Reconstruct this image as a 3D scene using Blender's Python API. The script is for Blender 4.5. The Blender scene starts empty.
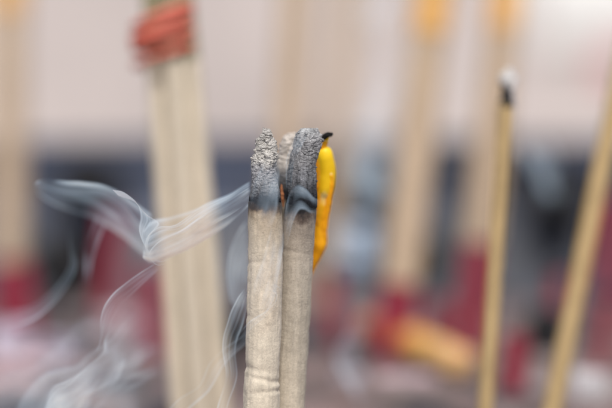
import bpy, math, random
from mathutils import Vector, Matrix, noise

random.seed(11)
C = bpy.context.scene
COL = C.collection

# ------------------------------------------------------------------ camera
F_PX = 1700.0                       # 100 mm lens on a 36 mm sensor, 612 px wide
D0 = 0.389                          # focus distance, m
PITCH = math.atan(144 / F_PX)
CAM = Vector((0, -D0, 0.096))
cd = bpy.data.cameras.new('camera')
cam = bpy.data.objects.new('camera', cd); COL.objects.link(cam)
cam.location = CAM
cam.rotation_euler = (math.pi / 2 - PITCH, 0, 0)
cd.lens = 100; cd.sensor_width = 36
cd.clip_start = 0.01; cd.clip_end = 100
cd.dof.use_dof = True
cd.dof.focus_distance = D0 - 0.003
cd.dof.aperture_fstop = 4.3
C.camera = cam

# ------------------------------------------------------------------ light: hazy daylight, soft sun from upper left behind the camera
W = bpy.data.worlds.new('World'); C.world = W
W.use_nodes = True
wn = W.node_tree; wn.nodes.clear()
sky = wn.nodes.new('ShaderNodeTexSky'); sky.sky_type = 'NISHITA'; sky.sun_disc = False
SUN_EL, SUN_ROT = math.radians(54), math.radians(176)
sky.sun_elevation = SUN_EL; sky.sun_rotation = SUN_ROT
sky.air_density = 1.0; sky.dust_density = 3.0
hs = wn.nodes.new('ShaderNodeHueSaturation'); hs.inputs['Saturation'].default_value = 0.62
bg = wn.nodes.new('ShaderNodeBackground'); bg.inputs['Strength'].default_value = 0.13
wo = wn.nodes.new('ShaderNodeOutputWorld')
wn.links.new(sky.outputs[0], hs.inputs['Color']); wn.links.new(hs.outputs[0], bg.inputs[0]); wn.links.new(bg.outputs[0], wo.inputs[0])
sl = bpy.data.lights.new('sun', 'SUN'); sl.energy = 2.3; sl.angle = math.radians(16); sl.color = (1.0, 0.95, 0.87)
sun = bpy.data.objects.new('sun', sl); COL.objects.link(sun)
# direction towards the sun (sky rotation is measured from +Y, clockwise seen from above)
sd = Vector((math.sin(SUN_ROT) * math.cos(SUN_EL), math.cos(SUN_ROT) * math.cos(SUN_EL), math.sin(SUN_EL)))
sun.rotation_euler = sd.to_track_quat('Z', 'Y').to_euler()
C.view_settings.view_transform = 'Standard'; C.view_settings.look = 'None'
C.view_settings.exposure = 0.20; C.view_settings.gamma = 1.0
C.render.engine = 'CYCLES'
C.cycles.use_denoising = True
C.cycles.max_bounces = 10; C.cycles.volume_bounces = 4; C.cycles.transparent_max_bounces = 64
C.cycles.sample_clamp_indirect = 4.0

# ------------------------------------------------------------------ helpers
R_CAM = cam.rotation_euler.to_matrix()
def P(px, py, d=D0):
    """photo pixel (612x408) at depth d -> world"""
    v = Vector(((px - 306) / F_PX * d, -(py - 204) / F_PX * d, -d))
    return CAM + R_CAM @ v
def U(d=D0): return d / F_PX        # size of a photo pixel at depth d

def fbm(p, sc, o=4): return noise.fractal(Vector(p) * sc, 1.0, 2.0, o)
def lerp(a, b, t): return a + (b - a) * t
def sstep(a, b, x):
    t = max(0.0, min(1.0, (x - a) / (b - a))); return t * t * (3 - 2 * t)
def curve(keys):
    """smooth interpolation through (t, value...) keys"""
    def f(t):
        if t <= keys[0][0]: r = keys[0][1:]
        elif t >= keys[-1][0]: r = keys[-1][1:]
        else:
            for i in range(len(keys) - 1):
                if keys[i][0] <= t <= keys[i + 1][0]: break
            k0, k1 = keys[i], keys[i + 1]
            km = keys[max(i - 1, 0)]; kp = keys[min(i + 2, len(keys) - 1)]
            h = k1[0] - k0[0]; u = (t - k0[0]) / h
            r = []
            for j in range(1, len(k0)):
                m0 = (k1[j] - km[j]) / max(k1[0] - km[0], 1e-9) * h
                m1 = (kp[j] - k0[j]) / max(kp[0] - k0[0], 1e-9) * h
                r.append((2*u**3-3*u*u+1)*k0[j] + (u**3-2*u*u+u)*m0 + (-2*u**3+3*u*u)*k1[j] + (u**3-u*u)*m1)
        return r[0] if len(r) == 1 else tuple(r)
    return f

def props(o, label=None, cat=None, group=None, kind=None):
    if label: o['label'] = label
    if cat: o['category'] = cat
    if group: o['group'] = group
    if kind: o['kind'] = kind
    return o
def mesh_obj(name, verts, faces, mat, parent=None, smooth=True, attr=None):
    me = bpy.data.meshes.new(name)
    me.from_pydata([tuple(v) for v in verts], [], faces)
    me.validate()
    if smooth: me.polygons.foreach_set('use_smooth', [True] * len(me.polygons))
    if attr:
        for an, vals in attr.items():
            a = me.attributes.new(an, 'FLOAT', 'POINT'); a.data.foreach_set('value', vals)
    me.materials.append(mat)
    o = bpy.data.objects.new(name, me); COL.objects.link(o)
    if parent is not None:
        o.parent = parent; o.matrix_parent_inverse = parent.matrix_world.inverted()
    return o
def empty(name, loc, label, cat, group=None, kind=None):
    o = bpy.data.objects.new(name, None); COL.objects.link(o)
    o.empty_display_size = 0.005; o.location = loc
    o.matrix_world = Matrix.Translation(loc)
    return props(o, label, cat, group, kind)

class M:
    """verts + faces + per-vertex value s"""
    def __init__(s): s.v = []; s.f = []; s.s = []
    def tube(self, cen, rad, n, rows, disp=None, cap=True, sval=None, squash=1.0):
        """cen(t)->Vector, rad(t)->m; t in 0..1"""
        b = len(self.v); e = 1e-3
        for i in range(rows + 1):
            t = i / rows
            c = cen(t); T = (cen(min(t + e, 1)) - cen(max(t - e, 0))).normalized()
            A = T.cross(Vector((0, 1, 0)))
            if A.length < 1e-3: A = T.cross(Vector((1, 0, 0)))
            A.normalize(); B = T.cross(A).normalized()
            r = rad(t)
            for k in range(n):
                th = 2 * math.pi * k / n
                dirv = A * math.cos(th) + B * math.sin(th) * squash
                p = c + dirv * r
                if disp: p = p + dirv * disp(t, th, p)
                self.v.append(p); self.s.append(sval(t) if sval else t)
        for i in range(rows):
            for k in range(n):
                a = b + i * n + k; a2 = b + i * n + (k + 1) % n
                self.f.append((a, a2, a2 + n, a + n))
        if cap:
            for row, rev in ((0, True), (rows, False)):
                ids = [b + row * n + k for k in range(n)]
                c = sum((self.v[q] for q in ids), Vector()) / n
                ci = len(self.v); self.v.append(c); self.s.append(self.s[ids[0]])
                for k in range(n):
                    x, y = ids[k], ids[(k + 1) % n]
                    self.f.append((ci, y, x) if rev else (ci, x, y))
        return self
    def fiber(self, p, d, L, r, s=0.0):
        b = len(self.v)
        a = d.orthogonal().normalized(); c = d.cross(a).normalized()
        bend = Vector((random.uniform(-1, 1), random.uniform(-1, 1), random.uniform(-1, 1))) * L * .4
        for q in range(3):
            th = q * 2.094
            self.v.append(p + (a * math.cos(th) + c * math.sin(th)) * r); self.s.append(s)
        for q in range(3):
            th = q * 2.094
            self.v.append(p + d * L * .6 + bend * .5 + (a * math.cos(th) + c * math.sin(th)) * r * .7); self.s.append(s)
        self.v.append(p + d * L * .9 + bend); self.s.append(s)
        for q in range(3):
            w = (q + 1) % 3
            self.f.append((b + q, b + w, b + 3 + w, b + 3 + q)); self.f.append((b + 3 + q, b + 3 + w, b + 6))
    def lump(self, c, r, s=0.0, sub=8, sq=(1, 1, 1), amp=.35, sc=None):
        """rough pebble / crumb"""
        b = len(self.v); n = sub * 2; off = Vector((random.random(), random.random(), random.random())) * 50
        for i in range(sub + 1):
            ph = math.pi * i / sub
            for k in range(n):
                th = 2 * math.pi * k / n
                d = Vector((math.sin(ph) * math.cos(th), math.sin(ph) * math.sin(th), math.cos(ph)))
                rr = r * (1 + amp * noise.fractal(d * 1.4 + off, 1, 2, 3))
                self.v.append(c + Vector((d.x * sq[0], d.y * sq[1], d.z * sq[2])) * rr); self.s.append(s)
        for i in range(sub):
            for k in range(n):
                a = b + i * n + k; a2 = b + i * n + (k + 1) % n
                self.f.append((a, a + n, a2 + n, a2))
    def build(self, name, mat, parent=None, smooth=True):
        return mesh_obj(name, self.v, self.f, mat, parent, smooth, {'s': self.s})

# ---- materials
def sh(name, ramp=None, color=None, noises=(), bump=(), rough=.9, spec=.2, sss=0, sheen=0, edge=.05):
    """ramp: [(pos, rgb)] over attribute s; noises: [(scale, dark, light, stretchz)] multiply; bump: [(scale, dist, detail)]"""
    m = bpy.data.materials.new(name); m.use_nodes = True
    nt = m.node_tree; N = nt.nodes; L = nt.links; N.clear()
    out = N.new('ShaderNodeOutputMaterial'); b = N.new('ShaderNodeBsdfPrincipled'); L.new(b.outputs[0], out.inputs[0])
    b.inputs['Roughness'].default_value = rough; b.inputs['Specular IOR Level'].default_value = spec
    tc = N.new('ShaderNodeNewGeometry')
    if ramp:
        at = N.new('ShaderNodeAttribute'); at.attribute_name = 's'
        n0 = N.new('ShaderNodeTexNoise'); n0.inputs['Scale'].default_value = 420; n0.inputs['Detail'].default_value = 4
        L.new(tc.outputs['Position'], n0.inputs['Vector'])
        ma = N.new('ShaderNodeMath'); ma.operation = 'MULTIPLY_ADD'; ma.inputs[1].default_value = edge; ma.inputs[2].default_value = -edge / 2
        L.new(n0.outputs['Fac'], ma.inputs[0])
        ad = N.new('ShaderNodeMath'); ad.operation = 'ADD'; L.new(at.outputs['Fac'], ad.inputs[0]); L.new(ma.outputs[0], ad.inputs[1])
        cr = N.new('ShaderNodeValToRGB'); e = cr.color_ramp.elements
        e[0].position = ramp[0][0]; e[0].color = (*ramp[0][1], 1); e[1].position = ramp[-1][0]; e[1].color = (*ramp[-1][1], 1)
        for p, c in ramp[1:-1]:
            q = e.new(p); q.color = (*c, 1)
        L.new(ad.outputs[0], cr.inputs[0]); cur = cr.outputs[0]
    else:
        rgb = N.new('ShaderNodeRGB'); rgb.outputs[0].default_value = (*color, 1); cur = rgb.outputs[0]
    for (sc, dk, lt, st) in noises:
        mp = N.new('ShaderNodeMapping'); mp.inputs['Scale'].default_value = (1, 1, st)
        L.new(tc.outputs['Position'], mp.inputs['Vector'])
        n = N.new('ShaderNodeTexNoise'); n.inputs['Scale'].default_value = sc; n.inputs['Detail'].default_value = 5; n.inputs['Roughness'].default_value = .65
        L.new(mp.outputs[0], n.inputs['Vector'])
        r = N.new('ShaderNodeMapRange'); r.inputs['From Min'].default_value = .32; r.inputs['From Max'].default_value = .68
        r.inputs['To Min'].default_value = dk; r.inputs['To Max'].default_value = lt
        L.new(n.outputs['Fac'], r.inputs['Value'])
        mx = N.new('ShaderNodeVectorMath'); mx.operation = 'SCALE'
        L.new(cur, mx.inputs[0]); L.new(r.outputs[0], mx.inputs['Scale']); cur = mx.outputs[0]
    L.new(cur, b.inputs['Base Color'])
    prev = None
    for (sc, dist, det) in bump:
        n = N.new('ShaderNodeTexNoise'); n.inputs['Scale'].default_value = sc; n.inputs['Detail'].default_value = det; n.inputs['Roughness'].default_value = .7
        L.new(tc.outputs['Position'], n.inputs['Vector'])
        bp = N.new('ShaderNodeBump'); bp.inputs['Distance'].default_value = dist; bp.inputs['Strength'].default_value = 1
        L.new(n.outputs['Fac'], bp.inputs['Height'])
        if prev: L.new(prev, bp.inputs['Normal'])
        prev = bp.outputs[0]
    if prev: L.new(prev, b.inputs['Normal'])
    if sss:
        b.inputs['Subsurface Weight'].default_value = sss; b.inputs['Subsurface Radius'].default_value = (1, .45, .1); b.inputs['Subsurface Scale'].default_value = .004
    if sheen: b.inputs['Sheen Weight'].default_value = sheen
    return m

BEIGE = (.65, .575, .475)
m_shaft = sh('incense_paste', ramp=[(0, (.015, .015, .018)), (.015, (.024, .024, .03)), (.035, (.09, .065, .052)), (.055, (.30, .235, .17)), (.085, (.52, .44, .34)), (.35, BEIGE), (1, (.70, .62, .50))],
             edge=.11, noises=((420, .84, 1.10, .35), (5200, .80, 1.10, .8), (1300, .90, 1.05, .5), (150, .92, 1.06, .15)), bump=((3400, .00007, 6), (8000, .00006, 3)), rough=.95, spec=.12, sheen=.15)
m_shaftR = sh('stained_incense_paste', ramp=[(0, (.012, .012, .014)), (.03, (.03, .028, .03)), (.06, (.13, .10, .085)), (.10, (.36, .31, .26)), (.3, (.50, .44, .365)), (1, (.60, .525, .42))],
             edge=.12, noises=((300, .76, 1.12, .12), (5200, .78, 1.10, .8), (1300, .88, 1.06, .4)), bump=((3400, .00007, 6), (8000, .00006, 3)), rough=.95, spec=.12, sheen=.15)
m_ashL = sh('grey_ash', edge=.22, ramp=[(0, (.46, .44, .42)), (.40, (.56, .54, .51)), (.54, (.34, .34, .36)), (.78, (.22, .23, .25)), (.90, (.04, .042, .052)), (1, (.014, .014, .016))],
            noises=((700, .72, 1.2, .8), (3200, .55, 1.3, 1)), bump=((3000, .00016, 6), (7000, .00006, 3)), rough=1, spec=.05)
m_ashR = sh('dark_ash', edge=.25, ramp=[(0, (.42, .43, .44)), (.12, (.33, .33, .34)), (.4, (.23, .23, .24)), (.66, (.15, .155, .17)), (.84, (.022, .023, .028)), (1, (.012, .012, .014))],
            noises=((620, .38, 1.5, .14), (3000, .55, 1.35, .5)), bump=((3000, .00014, 6), (7000, .00006, 3)), rough=1, spec=.05)
m_ashB = sh('pale_ash', ramp=[(0, (.72, .66, .60)), (.5, (.56, .52, .48)), (.7, (.16, .16, .17)), (1, (.03, .03, .03))],
            noises=((900, .65, 1.2, .8),), bump=((1800, .0004, 6),), rough=1, spec=.05)
m_ember = sh('scorched_paste', color=(.42, .17, .08), noises=((1800, .5, 1.3, 1),), bump=((2500, .0002, 5),))
m_wax = sh('yellow_wax', ramp=[(0, (1.0, .66, .015)), (.10, (1.0, .60, .010)), (.135, (1.0, .60, .012)), (.15, (1.0, .76, .30)), (.175, (1.0, .50, .008)), (.32, (1.0, .42, .005)), (1, (.95, .4, .01))], edge=.08, noises=((150, .94, 1.0, .5),), bump=((400, .00006, 3),), rough=.45, spec=.4)
m_wick = sh('burnt_wick', color=(.012, .011, .011), noises=((2500, .5, 1.6, 1),), bump=((3000, .0002, 4),), rough=.9)
m_far = sh('bare_incense', color=(.56, .43, .31), noises=((300, .85, 1.1, .3), (1800, .85, 1.1, .6)), bump=((1500, .0002, 4),), rough=.95, spec=.1)
m_bundle = sh('cream_incense', color=(.62, .54, .43), noises=((300, .88, 1.08, .3),), bump=((1500, .0002, 4),), rough=.95, spec=.1)
m_brown = sh('golden_brown_incense', color=(.46, .33, .17), noises=((300, .8, 1.12, .3),), bump=((1500, .0002, 4),), rough=.9, spec=.15)
m_orange = sh('orange_paper', color=(.74, .42, .15), noises=((200, .85, 1.08, 1),), rough=.6)
m_red = sh('red_dyed_wood', color=(.25, .022, .045), noises=((300, .8, 1.15, .3),), rough=.6, spec=.3)
m_olive = sh('greenish_incense', color=(.30, .27, .17), noises=((300, .85, 1.1, .3),), rough=.9)
m_rubber = sh('red_rubber', color=(.60, .14, .095), noises=((500, .85, 1.1, 1),), rough=.45, spec=.4)
m_rubber_d = m_rubber
m_candle = sh('orange_wax', ramp=[(0, (.62, .10, .05)), (.38, (.80, .26, .06)), (.7, (.80, .46, .14)), (1, (.74, .46, .22))], noises=((200, .9, 1.05, 1),), rough=.4, sss=.3)
m_white_ash = sh('white_ash', color=(.62, .60, .59), noises=((1500, .8, 1.1, 1),), bump=((2000, .0003, 4),), rough=1)
m_char = sh('char', color=(.02, .02, .022), noises=((1500, .6, 1.5, 1),), rough=.9)
m_sand = sh('burner_ash', color=(.185, .148, .145), noises=((120, .7, 1.25, 1), (900, .8, 1.2, 1)), bump=((150, .003, 5), (900, .0006, 4)), rough=1, spec=.1)
nt = m_sand.node_tree; N = nt.nodes; L = nt.links
_rgb = next(n for n in N if n.type == 'RGB'); _pos = next(n for n in N if n.type == 'NEW_GEOMETRY')
_n = N.new('ShaderNodeTexNoise'); _n.inputs['Scale'].default_value = 17; _n.inputs['Detail'].default_value = 3; _n.inputs['Distortion'].default_value = .6
L.new(_pos.outputs['Position'], _n.inputs['Vector'])
_cr = N.new('ShaderNodeValToRGB'); _e = _cr.color_ramp.elements
_e[0].position = .36; _e[0].color = (.045, .05, .068, 1); _e[1].position = .68; _e[1].color = (.46, .42, .44, 1)
for _p, _c in ((.46, (.15, .125, .12, 1)), (.53, (.26, .19, .185, 1)), (.60, (.30, .24, .23, 1))):
    _q = _e.new(_p); _q.color = _c
L.new(_n.outputs['Fac'], _cr.inputs[0])
for _l in list(_rgb.outputs[0].links):
    _t = _l.to_socket; L.remove(_l); L.new(_cr.outputs[0], _t)
m_bronze = sh('dark_bronze', color=(.011, .016, .032), noises=((13, .35, 2.6, 1), (60, .6, 1.5, 1)), bump=((60, .001, 5),), rough=.45, spec=.4)
m_wall = sh('plaster', color=(.535, .475, .462), noises=((1.9, .84, 1.12, 1), (6, .93, 1.05, 1)), rough=.95)
m_panel = sh('white_board', color=(.80, .79, .78), noises=((3, .95, 1.03, 1),), rough=.7)
m_notice = sh('pinkish_red_paper', color=(.68, .20, .22), noises=((9, .85, 1.1, 1),), rough=.8)
m_ground = sh('paving', color=(.30, .28, .26), noises=((2, .8, 1.15, 1), (40, .85, 1.1, 1)), rough=.9)
m_foil = sh('pale_blue_paper', color=(.50, .62, .78), noises=((60, .8, 1.1, 1),), rough=.5)
m_pink = sh('faded_pink_paper', color=(.55, .42, .46), noises=((60, .8, 1.1, 1),), rough=.8)

# ------------------------------------------------------------------ the place: wall, paving, burner, ash bed
def slab(name, pts, mat):
    vs = [Vector(p) for p in pts]
    return props(mesh_obj(name, vs, [(0, 1, 2, 3), (4, 7, 6, 5), (0, 4, 5, 1), (1, 5, 6, 2), (2, 6, 7, 3), (3, 7, 4, 0)], mat, smooth=False), kind='structure')
gz = -0.95
def box(x0, x1, y0, y1, z0, z1): return [(x0, y0, z0), (x0, y1, z0), (x1, y1, z0), (x1, y0, z0), (x0, y0, z1), (x0, y1, z1), (x1, y1, z1), (x1, y0, z1)]
w_ = slab('wall', box(-6, 6, 3.0, 3.2, gz, 3.2), m_wall)
props(w_, 'pale pinkish grey plaster wall, out of focus behind everything', 'wall'); 
def board(name, px0, py0, px1, py1, mat, th, label, cat):
    dd = (2.998 + D0) / math.cos(PITCH)
    a = P(px0, py0, dd); b = P(px1, py1, dd)
    v = [Vector(p) for p in box(a.x, b.x, 2.999 - th, 2.999, b.z, a.z)]
    o = mesh_obj(name, v, [(0, 1, 2, 3), (4, 7, 6, 5), (0, 4, 5, 1), (1, 5, 6, 2), (2, 6, 7, 3), (3, 7, 4, 0)], mat, smooth=False)
    bv = o.modifiers.new('bevel', 'BEVEL'); bv.width = th * .3; bv.segments = 2
    return props(o, label, cat)
board('wall_board', 528, -60, 680, 40, m_panel, .02, 'white board on the wall in the top right corner, far out of focus', 'board')
board('wall_notice', 603, 52, 640, 78, m_notice, .003, 'pinkish red notice on the wall at the right edge, below the white board', 'notice')
g_ = slab('ground', box(-20, 20, -20, 20, gz - .1, gz), m_ground)

def ash_z(x, y):
    z = -0.010 - 0.013 * sstep(.10, .42, y)
    r = math.hypot(x, y)
    z += .0030 * noise.fractal(Vector((x, y, 0)) * 22, 1, 2, 4) + .0012 * noise.fractal(Vector((x, y, 3)) * 120, 1, 2, 3)
    return z - .006 * sstep(.35, .49, r)
NX = 260; R_A = .492
vs = []; fs = []
for i in range(NX + 1):
    for j in range(NX + 1):
        a = -1 + 2 * i / NX; b = -1 + 2 * j / NX
        # square to disc
        x = a * math.sqrt(1 - b * b / 2) * R_A; y = b * math.sqrt(1 - a * a / 2) * R_A
        vs.append(Vector((x, y, ash_z(x, y))))
for i in range(NX):
    for j in range(NX):
        q = i * (NX + 1) + j; fs.append((q, q + NX + 1, q + NX + 2, q + 1))
props(mesh_obj('ash_bed', vs, fs, m_sand), 'grey incense ash filling the burner, blurred below the sticks', 'ash', kind='stuff')

burner = empty('incense_burner', Vector((0, 0, gz)), 'wide dark metal incense burner with a raised rim, blurred behind the sticks', 'incense burner')
def lathe(profile, n=160):
    v = []; f = []
    for (r, z) in profile:
        for k in range(n):
            th = 2 * math.pi * k / n; v.append(Vector((r * math.cos(th), r * math.sin(th), z)))
    m = len(profile)
    for i in range(m - 1):
        for k in range(n):
            f.append((i * n + k, i * n + (k + 1) % n, (i + 1) * n + (k + 1) % n, (i + 1) * n + k))
    return v, f
v, f = lathe([(.02, -.20), (.30, -.19), (.44, -.13), (.492, -.05), (.496, .040), (.520, .040), (.515, -.06), (.46, -.16), (.31, -.225), (.16, -.24), (.02, -.24), (.02, -.20)])
mesh_obj('bowl', v, f, m_bronze, burner)
v, f = lathe([(.494, .0405), (.492, .046), (.497, .0525), (.510, .055), (.526, .052), (.532, .045), (.528, .0405), (.494, .0405)])
mesh_obj('rim', v, f, m_bronze, burner)
v, f = lathe([(.01, -.2405), (.15, -.2405), (.13, -.32), (.12, -.55), (.16, -.75), (.26, -.86), (.30, gz + .001), (.01, gz + .001)])
mesh_obj('pedestal', v, f, m_bronze, burner)

# ------------------------------------------------------------------ front incense sticks
def front_stick(label, cx, rr, y_top, y_bot, dep, folds=(), seed=0, s_scale=200.0, ash=None, ash_mat=None, ash_top=None, ash_c=None, ash_r=None, spikes=0, hollow=False, amp=1.0):
    """cx(py)->px, rr(py)->radius px, dep(py)->depth m. s = (py - y_top)/s_scale"""
    base = P(cx(y_bot), y_bot, dep(y_bot))
    root = empty('incense_stick', base, label, 'incense stick', 'burning incense sticks in focus at the front')
    so = Vector((seed * 7.1, seed * 3.3, seed))
    b = M()
    def cen(t):
        py = lerp(y_top, y_bot, t); return P(cx(py), py, dep(py))
    def rad(t):
        return rr(lerp(y_top, y_bot, t)) * U()
    def disp(t, th, p):
        q = p + so
        py = lerp(y_top, y_bot, t)
        d = .00012 * fbm(q, 300, 2) + .00003 * fbm(q, 1500, 2) + .00005 * fbm(q, 4500, 2)
        d += .00010 * noise.noise(Vector((math.cos(th) * 6, math.sin(th) * 6, py * .012)) + so)
        for (fy, dep_, w, sl_) in folds:
            yy = py - fy - sl_ * math.cos(th) - 1.5 * noise.noise(Vector((th * 1.5, fy, seed)))
            d -= dep_ * math.exp(-(yy / w) ** 2) * (.55 + .45 * math.sin(th * 1.0 + fy)) * U()
        return d
    b.tube(cen, rad, 150, 420, disp, sval=lambda t: (lerp(y_top, y_bot, t) - y_top) / s_scale)
    nb = len(b.v) - 2
    for _ in range(2600):
        i = random.randrange(nb); 
        if b.s[i] < .1: continue
        py = b.s[i] * s_scale + y_top; c = P(cx(py), py, dep(py)); d = (b.v[i] - c); d.z = 0; d.normalize()
        d = (d + Vector((random.uniform(-.8, .8), random.uniform(-.5, .5), random.uniform(-.8, .8)))).normalized()
        b.fiber(b.v[i] - d * .00003, d, random.uniform(.0001, .00034), random.uniform(.000016, .00003), b.s[i])
    b.build('shaft', m_shaftR if seed == 2 else m_shaft, root)
    # ash column
    a = M()
    def cenA(t):
        py = lerp(ash_top, y_top + 3, t); return P(ash_c(py), py, dep(py))
    def radA(t):
        return ash_r(lerp(ash_top, y_top + 3, t)) * U()
    def dispA(t, th, p):
        q = p + so; k = amp * (1 - .45 * sstep(.35, .6, t) - .35 * sstep(.72, 1, t))
        d = .00085 * fbm(q, 300, 2) + .00030 * fbm(Vector((q.x, q.y, q.z * 1.9)), 900, 3) + .00014 * fbm(q, 3600, 2) - .0004 * max(0, .10 - abs(noise.noise(Vector((q.x, q.y, q.z * 2.4)) * 520))) / .10 * .7
        rid = 1 - abs(noise.noise(q * 700)) * 2
        d -= .00035 * max(0, rid - .65) / .35
        # flaky horizontal steps
        d += .00012 * noise.noise(Vector((math.cos(th) * 2, math.sin(th) * 2 + p.z * 1300, seed))) + .00014 * noise.noise(Vector((math.cos(th) * 14, math.sin(th) * 14, p.z * 250)))
        return d * k
    a.tube(cenA, radA, 200, 330, dispA, sval=lambda t: t)
    if hollow:      # burnt-out hollow in the top
        tc = cenA(0)
        for i, vtx in enumerate(a.v):
            h = (vtx - tc); rxy = math.hypot(h.x, h.y) / (7.5 * U())
            if h.z > -.0016 and rxy < 1: vtx.z -= .0016 * (1 - rxy * rxy)
    na = len(a.v) - 2
    for _ in range(spikes):
        i = random.randrange(int(na * .72)); c = cenA(a.s[i]); d = a.v[i] - c
        a.lump(a.v[i] + d.normalized() * .00005, random.uniform(.00010, .00042) * (1.2 - a.s[i]), a.s[i], sub=5, amp=.6)
    if seed == 1:
        for (x0, y0, x1, y1, r0) in ((264.5, 134, 263.2, 127.2, 1.5), (269.0, 134, 269.6, 129.0, 1.7), (266.5, 133, 266.2, 130.2, 1.6)):
            a.tube(lambda t: P(lerp(x0, x1, t), lerp(y0, y1, t), dep(130)), lambda t: U() * r0 * (1.3 - .75 * t), 16, 24, lambda t, th, p: .00022 * fbm(p + so, 1800, 3), sval=lambda t: .03)
    a.build('ash', ash_mat, root)
    return root

cxL = curve([(190, 265.4), (210, 264.8), (240, 265.5), (300, 264.4), (350, 262.8), (380, 261.8), (408, 261.2), (500, 257.5)])
rL = curve([(190, 15.6), (210, 16.8), (240, 17.2), (300, 17.4), (350, 17.3), (376, 17.2), (386, 18.2), (408, 18.0), (500, 18)])
front_stick('left front incense stick with a tapering crumbly pale grey ash tip', cxL, rL, 202, 484, lambda y: .3870,
            folds=((369, 1.4, 4.0, 2.0), (378, 1.5, 2.8, 3.0), (391, 1.2, 2.5, -2), (318, .8, 3, 2), (262, .7, 3, -1)), seed=1, ash_mat=m_ashL, ash_top=128.5,
            ash_c=curve([(128, 266.8), (136, 267.2), (145, 266.2), (155, 264.6), (170, 264.2), (190, 264.8), (206, 264.8)]),
            ash_r=curve([(128, 1.5), (130, 4.2), (136, 7.0), (144, 9.6), (152, 11.8), (165, 12.4), (180, 13.2), (192, 14.8), (200, 15.8), (206, 16.2)]), spikes=70, amp=.8)
cxR = curve([(190, 302), (210, 300.2), (240, 297.5), (300, 294.6), (350, 291.0), (408, 287.6), (500, 283)])
rR = curve([(190, 15.0), (210, 16.2), (240, 16.6), (300, 17.0), (408, 17.4), (500, 17.5)])
front_stick('right front incense stick with a blunt dark grey hollow ash tip, touching the yellow candle', cxR, rR, 204, 484, curve([(190, .3900), (260, .3925), (500, .3960)]),
            folds=((250, .6, 3, 2), (330, .7, 3, -2)), seed=2, ash_mat=m_ashR, ash_top=127,
            ash_c=curve([(127, 308.5), (134, 308.8), (142, 308.2), (150, 305.6), (162, 302.8), (175, 301.8), (190, 301.8), (207, 301.4)]),
            ash_r=curve([(127, 5.5), (129, 8.8), (133, 11.6), (140, 13.8), (146, 13.6), (152, 13.0), (162, 13.8), (175, 14.8), (190, 15.3), (207, 15.8)]), spikes=60, hollow=True, amp=.42)
cxB = curve([(150, 290), (190, 284), (240, 283), (500, 276)])
rB = curve([(180, 10), (210, 10.5), (500, 10.5)])
rootB = front_stick('slimmer incense stick squeezed behind the two front sticks, with a pale tan ash tip', cxB, rB, 190, 480, lambda y: .3990, seed=3, ash_mat=m_ashB, ash_top=134,
            ash_c=curve([(134, 294.5), (142, 291), (150, 288.5), (170, 285.5), (195, 284.5)]),
            ash_r=curve([(134, 2.0), (137, 5.0), (146, 8.6), (160, 9.8), (180, 10.0), (195, 10.2)]), spikes=30, amp=.8)
e = M()      # scorched sliver where the ember line shows between the sticks
e.tube(lambda t: P(lerp(281.2, 283.2, t), lerp(184, 207, t), .3935), lambda t: U() * 1.8 * math.sin(math.pi * (.08 + .84 * t)) , 16, 40, lambda t, th, p: .00015 * fbm(p, 1500, 3))
props(e.build('ember_edge', m_ember, rootB), 'orange brown scorched edge at the burning line')

# ------------------------------------------------------------------ yellow candle slumped behind the right stick
candle = empty('candle', P(300, 480, .412), 'thin bright yellow melted candle with a black wick, leaning against the right front stick', 'candle')
cc = curve([(146, 325.4), (150, 325.2), (156, 325.0), (168, 325.6), (180, 325.6), (190, 324.6), (196, 322.6), (212, 320.6), (230, 319.4), (242, 318.6), (252, 316.0), (262, 311.0), (280, 304), (310, 299), (480, 290)])
cr_ = curve([(146, 2.0), (148, 5.2), (152, 7.6), (160, 8.9), (172, 9.8), (184, 10.0), (191, 9.6), (196, 8.2), (205, 8.5), (222, 7.2), (236, 8.8), (244, 9.6), (254, 7.0), (268, 5.5), (300, 4.5), (480, 5)])
dC = curve([(140, .3965), (170, .3990), (260, .4050), (480, .4110)])
c = M()
def cdisp(t, th, p):
    py = lerp(146, 480, t)
    return .00026 * noise.noise(p * 200) + .00005 * noise.noise(p * 520) + .00018 * math.sin(th * 2 + py * .05) * sstep(150, 190, py)
c.tube(lambda t: P(cc(lerp(146, 480, t)), lerp(146, 480, t), dC(lerp(146, 480, t))), lambda t: cr_(lerp(146, 480, t)) * U(), 64, 400, cdisp)
nk = curve([(0, 327.0, 135.5), (.2, 325.2, 142), (.5, 321.6, 153), (.8, 318.6, 168), (1, 314, 188)])      # soft neck that carries the wick
c.tube(lambda t: P(nk(t)[0], nk(t)[1], lerp(.3960, .3985, t)), lambda t: U() * lerp(2.3, 4.2, t), 28, 60, lambda t, th, p: .00012 * noise.noise(p * 900))
# runnels of melted wax down the side
for (pts, r) in (([(318, 168), (318.5, 182), (319, 196), (318, 212), (318.5, 228)], 3.0), ([(328, 165), (331, 180), (328.5, 200), (325, 222), (324.5, 240)], 2.9), ([(322, 200), (323.5, 222), (322.5, 243)], 2.7)):
    kk = curve([(i / (len(pts) - 1), x, y) for i, (x, y) in enumerate(pts)])
    c.tube(lambda t: P(kk(t)[0], kk(t)[1], dC(kk(t)[1]) - .0013), lambda t: r * U() * (.35 + .9 * math.sin(math.pi * min(1, t * .72 + .12))) , 20, 80, lambda t, th, p: .00012 * noise.noise(p * 800))
c.build('wax', m_wax, candle)
wk = M()
wp = curve([(0, 322.0, 139.5), (.3, 324.2, 136.8), (.6, 327.6, 135.2), (1, 333.0, 133.6)])
wk.tube(lambda t: P(wp(t)[0], wp(t)[1], .3950), lambda t: U() * (.5 + 2.7 * math.sin(math.pi * min(1, max(0, t * .86 + .10)))), 28, 80, lambda t, th, p: .00022 * fbm(p, 1300, 3))
wk.build('wick', m_wick, candle)

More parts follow.
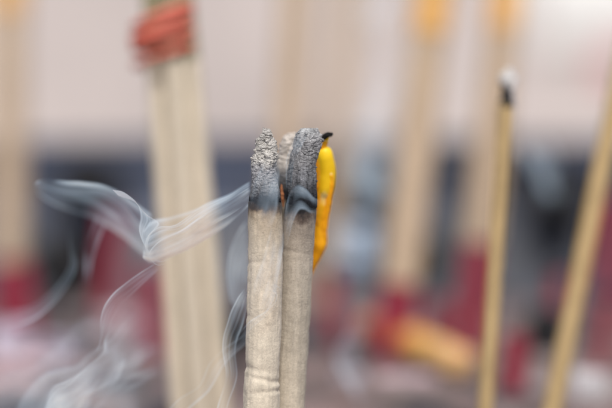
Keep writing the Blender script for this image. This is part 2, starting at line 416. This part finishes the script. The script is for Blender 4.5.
# ------------------------------------------------------------------ generic out-of-focus sticks
def simple_stick(name, label, cat, group, segs, d0, d1, top, bot, r, bury=True):
    """top/bot: (px, py) ; d0 depth at top, d1 depth at bottom; segs: [(part name, t0, t1, material, extra radius factor)]"""
    A = P(top[0], top[1], d0); B = P(bot[0], bot[1], d1)
    root = empty(name, B, label, cat, group)
    parts = []
    for (pn, t0, t1, mat, k) in segs:
        m = M(); rows = max(10, int(160 * abs(t1 - t0)))
        m.tube(lambda t: A.lerp(B, lerp(t0, t1, t)), lambda t: r * k, 48, rows, lambda t, th, p: r * .06 * fbm(p, 500, 3))
        parts.append(m.build(pn, mat, root))
    return root, parts

# the bundle held by the rubber band, left
GB = 'cream incense sticks tied in a bundle by the red band'
def xb(x0, x1, y, ya=60, yb=408): return lerp(x0, x1, (y - ya) / (yb - ya))
bd = ((155.5, 180, .488, 'left stick of the bundle tied with a red rubber band', m_bundle), (173.5, 200.5, .4843, 'middle stick of the bundle tied with a red rubber band', m_bundle), (190.5, 221, .488, 'right stick of the bundle tied with a red rubber band', m_bundle), (168, 192, .4935, 'rear stick of the red-banded bundle, mostly hidden by the other three', m_bundle))
for (x0, x1, d, lb, mt) in bd:
    simple_stick('incense_stick', lb, 'incense stick', GB, [('tip', 0, .30, m_olive, .93), ('shaft', .30, 1, mt, 1)], d, d, (xb(x0, x1, -120), -120), (xb(x0, x1, 480), 480), 9.6 * U(d))
# rubber band: one long coil round the bundle
rb = M()
def coil(t):
    turns = 6.0; a = 2 * math.pi * turns * t
    wob = 2.6 * math.sin(a * .37 + 1.0) + 1.5 * math.sin(a * 1.13)
    y = lerp(53, 18, t) + 6 * math.sin(a * .31)
    hx = 28.5 + 1.5 * math.sin(a * .7) ; hy = 30.0 + 1.5 * math.sin(a * .43)
    cx = xb(172, 200, y) - 4 + 1
    x = cx + hx * math.cos(a) - 4
    yy = y - 8.5 * math.cos(a) + wob
    pt = P(x, yy, .4888); pt.y += math.sin(a) * hy * U(.488)
    return pt
rb.tube(coil, lambda t: 3.8 * U(.488) * (1 + .22 * math.sin(t * 47)), 20, 700)
props(rb.build('rubber_band', m_rubber), 'red rubber band wound several times round the bundle of sticks at left', 'rubber band')

GT = 'tall thick incense sticks blurred in the background'
def thick(label, top, bot, d0, d1, r, orange=.0, red=1.0, ot=-.35, mat=None):
    segs = []
    if orange > 0: segs.append(('wrap', 0, orange, m_orange, 1.06))
    segs.append(('shaft', orange, red, mat or m_far, 1))
    if red < 1: segs.append(('base', red, 1, m_red, .96))
    return simple_stick('thick_incense_stick', label, 'incense stick', GT, segs, d0, d1, top, bot, r)
def frac(top, bot, y): return (y - top[1]) / (bot[1] - top[1])
def T_(label, top, bot, d, wpx, yo=None, yr=None, mat=None, d1=None):
    thick(label, top, bot, d, d1 or d, wpx / 2 * U(d), frac(top, bot, yo) if yo is not None else 0, frac(top, bot, yr) if yr is not None else 1, mat=mat)
T_('orange-topped thick stick with a red base at the left edge of the photo', (9, -60), (8, 345), .74, 33, 14, 262)
T_('pale thick stick rising directly behind the front sticks', (300, -70), (276, 330), .70, 30, None, 285)
T_('faint thick stick just right of the yellow candle wick', (352, -70), (318, 330), .82, 22, None, 300)
T_('thick orange-topped stick standing behind the lying orange candle', (440, -60), (391, 362), .622, 38, 36, 283)
T_('thick orange-topped stick directly behind the thin ash-tipped stick', (512, -60), (468, 352), .66, 33, 32, 243)

GS = 'slender golden brown sticks at right'
r1, _ = simple_stick('slender_incense_stick', 'slender brown stick with a white ash head and black char, right of centre', 'incense stick', GS,
             [('shaft', 0, 1, m_brown, 1)], .445, .447, (506.3, 103), (483, 440), 8.2 * U(.445))
m = M(); m.tube(lambda t: P(lerp(507.4, 506.2, t), lerp(84, 107, t), .445), lambda t: U(.445) * lerp(5.6, 8.4, sstep(.3, 1, t)), 28, 40, lambda t, th, p: .0003 * fbm(p, 900, 3)); m.build('char', m_char, r1)
m = M(); m.lump(P(507.4, 79, .445), 8.2 * U(.445), 0, 16, (1, 1, 1.15), .35); m.lump(P(510, 86, .444), 4.5 * U(.445), 0, 10); m.build('ash_head', m_white_ash, r1)
simple_stick('slender_incense_stick', 'slender golden brown stick leaning to the right at the right edge of the photo', 'incense stick', GS,
             [('shaft', 0, 1, m_brown, 1)], .480, .466, (632, 20), (546, 440), 9.8 * U(.47))

# burnt-down stubs with red bases standing in the ash
GR = 'short red incense stubs standing in the ash'
def stub(label, px, y0, y1, d, w, lean=0, head=True):
    A = (px + lean, y0); B = (px, y1)
    segs = ([('burnt_head', 0, .12, m_char, .9)] if head else []) + [('base', .12 if head else 0, 1, m_red, 1)]
    simple_stick('incense_stub', label, 'incense stub', GR, segs, d, d, A, B, w / 2 * U(d))
stub('red stub left of the cream bundle, under the curling smoke', 106, 196, 318, .72, 22, 10)
stub('red stub showing low behind the left side of the cream bundle', 152, 268, 365, .64, 24, -4, False)
stub('red stub low in the photo between the two slender brown sticks', 512, 335, 410, .56, 24, 5, False)
stub('red stub at the right edge of the photo behind the leaning stick', 609, 196, 318, .72, 26, 4, False)
stub('red stub rising just right of the yellow candle', 338, 262, 360, .66, 15, -6)
stub('red stub at the lower right corner behind the leaning stick', 600, 290, 372, .62, 16, 8)
stub('red stub at the left edge of the photo under the thick stick', 30, 262, 340, .68, 20, -10, False)

# orange candle lying on the ash
lc = empty('lying_candle', P(420, 350, .61), 'orange candle lying on the ash at the foot of a thick stick', 'candle')
m = M(); A = P(368, 325, .655); B = P(460, 363, .575)
m.tube(lambda t: A.lerp(B, t), lambda t: .0055 * (1 - .5 * (1 - sstep(0, .06, t))), 40, 80, lambda t, th, p: .0004 * noise.noise(p * 150)); m.build('wax', m_candle, lc)
m = M(); m.tube(lambda t: A.lerp(A + (A - B).normalized() * .008, t), lambda t: .0009, 10, 12); m.build('wick', m_wick, lc)

# scraps in the ash
def scrap(label, px, py, d, w, h, mat, seed):
    n = 16; v = []; f = []
    c = P(px, py, d); u = U(d)
    for s_ in (0, 1):
        for i in range(n + 1):
            for j in range(n + 1):
                a = (i / n - .5) * w * u; b_ = (j / n - .5) * h * u
                q = noise.noise(Vector((a, b_, seed)) * 120) * .35 + .25 * abs(noise.noise(Vector((a, b_, seed + 9)) * 260))
                v.append(c + Vector((a, q * w * u * .8 + s_ * .0004, b_)))
    K = (n + 1) ** 2
    for i in range(n):
        for j in range(n):
            a = i * (n + 1) + j
            f.append((a, a + n + 1, a + n + 2, a + 1)); f.append((K + a, K + a + 1, K + a + n + 2, K + a + n + 1))
    for i in range(n):
        for (a, b_) in ((i, i + 1), (n * (n + 1) + i + 1, n * (n + 1) + i), ((i + 1) * (n + 1), i * (n + 1)), (i * (n + 1) + n, (i + 1) * (n + 1) + n)):
            f.append((a, b_, K + b_, K + a))
    o = mesh_obj('paper_scrap', v, f, mat)
    return props(o, label, 'paper scrap', 'crumpled paper scraps in the burner')
scrap('pale blue crumpled scrap right of the yellow candle', 357, 246, .74, 30, 44, m_foil, 3)

m_lav = sh('lavender_paper', color=(.50, .46, .56), noises=((60, .8, 1.1, 1),), rough=.8)
m_paperw = sh('pale_paper', color=(.66, .64, .66), noises=((60, .8, 1.1, 1),), rough=.8)
scrap('faded pink scrap at the lower left corner of the photo', 18, 375, .56, 60, 46, m_pink, 5)
scrap('lavender grey scrap at the left edge of the photo below the red base', 6, 340, .66, 44, 30, m_lav, 12)
scrap('pinkish scrap low between the cream bundle and the smoke', 128, 330, .68, 50, 40, m_pink, 15)
scrap('pinkish scrap below the lying orange candle', 408, 392, .56, 60, 34, m_pink, 17)
scrap('lavender grey scrap under the red base of the stick at far left', 62, 352, .63, 40, 30, m_lav, 19)
scrap('whitish scrap at the lower right corner of the photo', 592, 388, .53, 34, 34, m_paperw, 7)
scrap('pale lavender scrap at the bottom of the photo right of the front sticks', 350, 386, .58, 26, 30, m_lav, 8)
scrap('whitish scrap on the dark rim just right of the ash-tipped slender stick', 536, 150, .90, 22, 16, m_paperw, 9)
def coal(label, px, py, d, w):
    m = M(); c = P(px, py, d); m.lump(c, w / 2 * U(d), 0, 24, (1, .8, 1.1), .5)
    props(m.build('charcoal_lump', m_char, None), label, 'charcoal', 'charred lumps lying in the ash')
coal('dark charred lump on the ash between the cream bundle and the left edge stick', 66, 268, .75, 60)
coal('dark charred lump behind the thick stick with the lying orange candle', 428, 262, .76, 46)
coal('dark charred lump behind the foot of the leaning slender stick', 545, 330, .64, 40)
coal('dark charred lump low behind the cream bundle of sticks', 238, 335, .63, 40)

coal('dark charred lump against the far rim right of the ash-tipped slender stick', 560, 200, .86, 56)
coal('dark charred lump against the far rim right of the yellow candle', 372, 196, .86, 44)
coal('dark charred lump against the far rim left of the cream bundle', 88, 186, .86, 60)
stub('red stub between the two thick orange-topped sticks, low behind the lying candle', 436, 300, 352, .66, 20, 4, False)
stub('pinkish red stub just left of the leaning slender stick', 556, 268, 335, .69, 16, 5)

# ------------------------------------------------------------------ smoke: thin closed sheets of scattering volume
def smoke_mat(name, dens, col):
    m = bpy.data.materials.new(name); m.use_nodes = True
    nt = m.node_tree; nt.nodes.clear()
    o = nt.nodes.new('ShaderNodeOutputMaterial'); s = nt.nodes.new('ShaderNodeVolumeScatter')
    s.inputs['Color'].default_value = (*col, 1); s.inputs['Density'].default_value = dens; s.inputs['Anisotropy'].default_value = -.25
    nt.links.new(s.outputs[0], o.inputs['Volume'])
    m.cycles.homogeneous_volume = True
    return m
m_smoke = smoke_mat('smoke_volume', 1800, (.60, .80, 1.0))
smoke = empty('smoke', P(200, 300, .39), 'thin bluish white smoke curling leftwards off the glowing front sticks', 'smoke', kind='stuff')

def sheet(A, B, dA, dB, th, nu=220, nv=70, streak=9, edge=(1.0, 1.0), seed=0, mid=.35, bulge=0.0, fade=(.06, .08), wave=0.0, rag=0.0, warp=4.0):
    """A, B: edge polylines (px,py); th: peak thickness in px at the folds; streaks follow u"""
    kA = curve([(i / (len(A) - 1), *p) for i, p in enumerate(A)]); kB = curve([(i / (len(B) - 1), *p) for i, p in enumerate(B)])
    front = []; back = []
    for i in range(nu + 1):
        u = i / nu; a = kA(u); b = kB(u)
        env = sstep(0, fade[0], u) * (1 - sstep(1 - fade[1], 1, u))
        for j in range(nv + 1):
            v = j / nv
            w = v + .05 * noise.noise(Vector((u * 4, v * 3, seed)))* math.sin(math.pi * v)
            x = lerp(a[0], b[0], w); y = lerp(a[1], b[1], w)
            wa = warp * (.35 + .65 * math.sin(math.pi * u))
            x += wa * (noise.noise(Vector((x * .018, y * .018, seed * 3.1))) * 2.0 + .12 * noise.noise(Vector((x * .07, y * .07, seed * 5.7))))
            y += wa * (noise.noise(Vector((x * .018, y * .018, seed * 3.1 + 40))) * 2.0 + .12 * noise.noise(Vector((x * .07, y * .07, seed * 5.7 + 40))))
            d = lerp(dA, dB, v) + bulge * math.sin(math.pi * v) + wave * math.sin(v * 7 + u * 5 + seed)
            tt = edge[0] * math.exp(-((v - .08) / .05) ** 2) * .8 + edge[1] * math.exp(-((.92 - v) / .05) ** 2) * .8
            tt += edge[0] * .5 * math.exp(-(v / .16) ** 2) + edge[1] * .5 * math.exp(-((1 - v) / .16) ** 2)
            vs_ = v + .10 * math.sin(u * 4 + seed); s1 = noise.noise(Vector((vs_ * streak, u * 1.6, seed + 5))); s2 = noise.noise(Vector((vs_ * streak * 3.1, u * 2.4, seed + 8)))
            big = .72 + 1.5 * noise.noise(Vector((u * 3.2, v * 1.8, seed + 20)))
            tt += mid * max(0, .62 + .9 * s1 + .28 * s2)
            tt *= max(.05, big) * env * (sstep(0, .13, v) * (1 - sstep(.87, 1, v)))
            if rag: tt *= sstep(-.25, .35, noise.noise(Vector((u * 6, v * 5, seed + 31))) + rag)
            t = max(tt * th, .012) * U(d) * .5
            p = P(x, y, d); n = (p - CAM).normalized()
            front.append(p - n * t); back.append(p + n * t)
    K = len(front); f = []
    for i in range(nu):
        for j in range(nv):
            q = i * (nv + 1) + j
            f.append((q, q + 1, q + nv + 2, q + nv + 1)); f.append((K + q, K + q + nv + 1, K + q + nv + 2, K + q + 1))
    def rim(q, r): f.append((q, r, K + r, K + q))
    for i in range(nu):
        rim((i + 1) * (nv + 1), i * (nv + 1)); rim(i * (nv + 1) + nv, (i + 1) * (nv + 1) + nv)
    for j in range(nv):
        rim(j, j + 1) if False else f.append((j + 1, j, K + j, K + j + 1))
        q = nu * (nv + 1) + j; f.append((q, q + 1, K + q + 1, K + q))
    allv = front + back; vol = 0.0; c0 = allv[0]
    for q in f:
        a, b, c, d_ = (allv[i] - c0 for i in q)
        vol += a.dot(b.cross(c)) + a.dot(c.cross(d_))
    if vol < 0: f = [tuple(reversed(q)) for q in f]
    return mesh_obj('wisp', allv, f, m_smoke, smoke)

SM = D0 - .002
# main ribbon leaving the left stick
sheet([(251, 180), (232, 190), (212, 198), (190, 208), (170, 214), (152, 218), (142, 230)], [(251, 206), (236, 222), (215, 238), (192, 252), (172, 261), (154, 266), (142, 260)], SM, SM + .006, 2.8, seed=1, mid=.55, edge=(.7, 1.3), bulge=-.004, fade=(.04, .03))
# lens-shaped loop at far left
sheet([(153, 212), (135, 199), (112, 189), (85, 182), (58, 177), (40, 178), (33, 184)], [(152, 266), (138, 254), (118, 238), (92, 225), (64, 212), (44, 200), (34, 188)], SM + .016, SM + .040, 2.2, seed=2, mid=.3, edge=(1.4, .8), bulge=.006, fade=(.03, .10), streak=5)
sheet([(156, 236), (142, 222), (124, 208), (104, 200), (84, 192), (66, 189)], [(154, 262), (140, 252), (120, 232), (100, 222), (80, 208), (62, 198)], SM + .022, SM + .034, 1.1, seed=22, mid=.6, edge=(.8, .1), fade=(.1, .3), streak=4, warp=7)
sheet([(251, 186), (230, 196), (208, 207), (184, 220), (164, 232), (150, 244), (146, 256)], [(251, 200), (232, 214), (212, 228), (190, 240), (170, 250), (158, 258), (150, 262)], SM - .003, SM + .002, 2.2, seed=23, mid=.5, edge=(.9, .8), fade=(.04, .1), streak=5, warp=6)
# bright curl in the middle
sheet([(112, 190), (124, 193), (137, 204), (141, 218), (140, 232), (146, 246), (156, 262)], [(118, 196), (134, 202), (147, 216), (160, 224), (152, 238), (150, 250), (160, 264)], SM + .003, SM + .005, 2.6, seed=3, mid=.5, fade=(.2, .1), nv=40)
sheet([(215, 199), (195, 209), (176, 222), (160, 226), (148, 236), (146, 250), (156, 263), (170, 262)], [(220, 204), (200, 216), (184, 230), (166, 234), (154, 240), (152, 250), (160, 259), (178, 254)], SM + .001, SM + .003, 1.7, seed=4, mid=.4, fade=(.25, .2), nv=40)
# strands falling from the loop
sheet([(156, 262), (140, 272), (126, 284), (114, 300), (104, 320), (98, 345), (94, 352)], [(160, 268), (148, 280), (136, 296), (124, 312), (112, 330), (102, 348), (97, 354)], SM + .006, SM + .010, 2.0, seed=5, mid=.25, edge=(1, .35), fade=(.1, .25))
sheet([(75, 226), (76, 250), (78, 268), (68, 290), (48, 310), (24, 322), (-6, 330)], [(66, 228), (70, 252), (70, 268), (58, 286), (38, 300), (16, 308), (-8, 312)], SM + .032, SM + .040, .9, seed=6, mid=.5, edge=(.9, .3), fade=(.2, .2))
sheet([(98, 208), (92, 228), (88, 250), (85, 270), (82, 290)], [(112, 215), (104, 235), (99, 255), (94, 272), (86, 296)], SM + .030, SM + .034, .6, seed=16, mid=.6, fade=(.3, .4))
# cloudy clump lower left
sheet([(150, 300), (120, 318), (96, 338), (72, 358), (50, 376), (32, 395), (14, 420)], [(176, 356), (154, 368), (130, 382), (110, 394), (96, 406), (86, 418), (80, 440)], SM + .016, SM + .028, 1.5, seed=7, mid=1.0, edge=(.4, .2), fade=(.4, .02), streak=3, warp=12)
sheet([(112, 322), (98, 342), (90, 360), (74, 372), (58, 384), (46, 402), (40, 424)], [(126, 350), (116, 364), (110, 380), (100, 392), (90, 402), (84, 414), (80, 434)], SM + .010, SM + .018, 1.6, seed=8, mid=.9, edge=(.7, .5), fade=(.3, .02), streak=4, warp=10)
sheet([(96, 366), (84, 372), (72, 384), (58, 388), (44, 398), (36, 412), (34, 430)], [(106, 376), (98, 388), (88, 392), (76, 402), (66, 404), (58, 418), (52, 434)], SM + .008, SM + .012, 1.7, seed=41, mid=.7, edge=(.9, .5), fade=(.3, .02), streak=4, warp=8)
# strands beside the left stick
sheet([(247, 286), (236, 302), (226, 322), (222, 345), (224, 370), (221, 395), (214, 425)], [(250, 296), (246, 314), (240, 332), (235, 352), (236, 376), (232, 400), (226, 428)], SM + .004, SM + .006, 1.4, seed=10, mid=.4, fade=(.1, .02), streak=7)
sheet([(248, 322), (238, 336), (222, 350), (208, 366), (198, 385), (178, 400), (160, 420)], [(248, 336), (242, 346), (230, 360), (220, 376), (208, 392), (194, 406), (176, 426)], SM + .010, SM + .012, 1.0, seed=11, mid=.4, fade=(.1, .02))
sheet([(249, 216), (240, 228), (232, 240), (226, 256), (224, 280), (228, 300), (238, 312)], [(251, 250), (249, 262), (248, 272), (247, 282), (247, 292), (247, 302), (246, 312)], SM + .022, SM + .030, 1.5, seed=12, mid=.7, edge=(.6, .3), fade=(.15, .15))
# in front of the sticks
sheet([(248, 206), (252, 190), (256, 176), (262, 162), (268, 156), (276, 160)], [(264, 236), (274, 222), (280, 206), (283, 190), (283, 174), (280, 164)], .3800, .3795, .9, seed=13, mid=1.0, edge=(.4, .3), fade=(.3, .3), streak=3, nv=90)
sheet([(284, 226), (286, 206), (290, 190), (297, 181), (305, 184), (312, 194), (321, 200)], [(284, 262), (289, 242), (294, 222), (299, 210), (304, 209), (311, 213), (320, 214)], .3815, .3805, .75, seed=14, mid=1.1, edge=(.25, .35), fade=(.3, .25), streak=3, nv=90)
sheet([(272, 222), (268, 240), (262, 262), (256, 280), (252, 300)], [(284, 232), (284, 250), (282, 270), (276, 296), (262, 318)], .3800, .3795, 1.1, seed=15, mid=.5, edge=(.3, .9), fade=(.2, .25))
sheet([(268, 282), (278, 286), (279, 298), (272, 312), (256, 326), (240, 345)], [(262, 288), (273, 291), (275, 299), (267, 310), (252, 320), (236, 338)], .3795, .3800, 1.0, seed=17, mid=.3, fade=(.2, .3), nv=36)
sheet([(296, 130), (292, 145), (288, 160), (286, 176), (286, 192)], [(310, 128), (304, 145), (298, 160), (294, 176), (292, 192)], .3822, .3822, 1.2, seed=18, mid=.5, edge=(.7, .3), fade=(.25, .25), nv=40)

# broad milky drift low on the left and the smoke of the farther sticks
sheet([(170, 290), (130, 310), (90, 330), (50, 345), (10, 360), (-20, 380)], [(190, 400), (160, 410), (120, 420), (80, 430), (40, 440), (0, 450)], SM + .03, SM + .05, .8, seed=31, mid=1.0, edge=(.1, .1), fade=(.4, .1), streak=3, warp=12, nv=50)
sheet([(150, 330), (120, 345), (90, 362), (66, 380), (50, 400), (40, 425)], [(165, 372), (140, 384), (116, 396), (98, 408), (90, 420), (86, 436)], SM + .020, SM + .026, 1.5, seed=32, mid=.9, edge=(.4, .2), fade=(.3, .05), streak=4, rag=.1, warp=9)
sheet([(400, 215), (396, 160), (388, 110), (400, 70), (394, 30), (402, -20)], [(372, 218), (362, 170), (352, 120), (372, 76), (366, 36), (360, -20)], .64, .66, 1.5, seed=33, mid=1.0, edge=(.3, .3), fade=(.25, .1), streak=3, warp=12, nv=50)
sheet([(366, 215), (350, 190), (340, 165), (352, 140), (368, 120)], [(392, 210), (384, 188), (372, 168), (380, 142), (392, 118)], .55, .57, 1.6, seed=34, mid=1.0, edge=(.5, .3), fade=(.25, .3), streak=3, warp=9, nv=50)
sheet([(360, 420), (350, 390), (342, 360), (352, 330), (345, 300)], [(384, 420), (372, 392), (360, 362), (368, 332), (356, 300)], .50, .52, 1.0, seed=35, mid=1.0, edge=(.5, .3), fade=(.05, .4), streak=3, warp=8, nv=50)
sheet([(545, 210), (540, 190), (528, 172), (520, 156), (528, 140)], [(566, 205), (562, 188), (550, 170), (548, 154), (546, 138)], .58, .60, 1.0, seed=36, mid=1.0, edge=(.4, .3), fade=(.3, .2), streak=3, warp=8, nv=50)
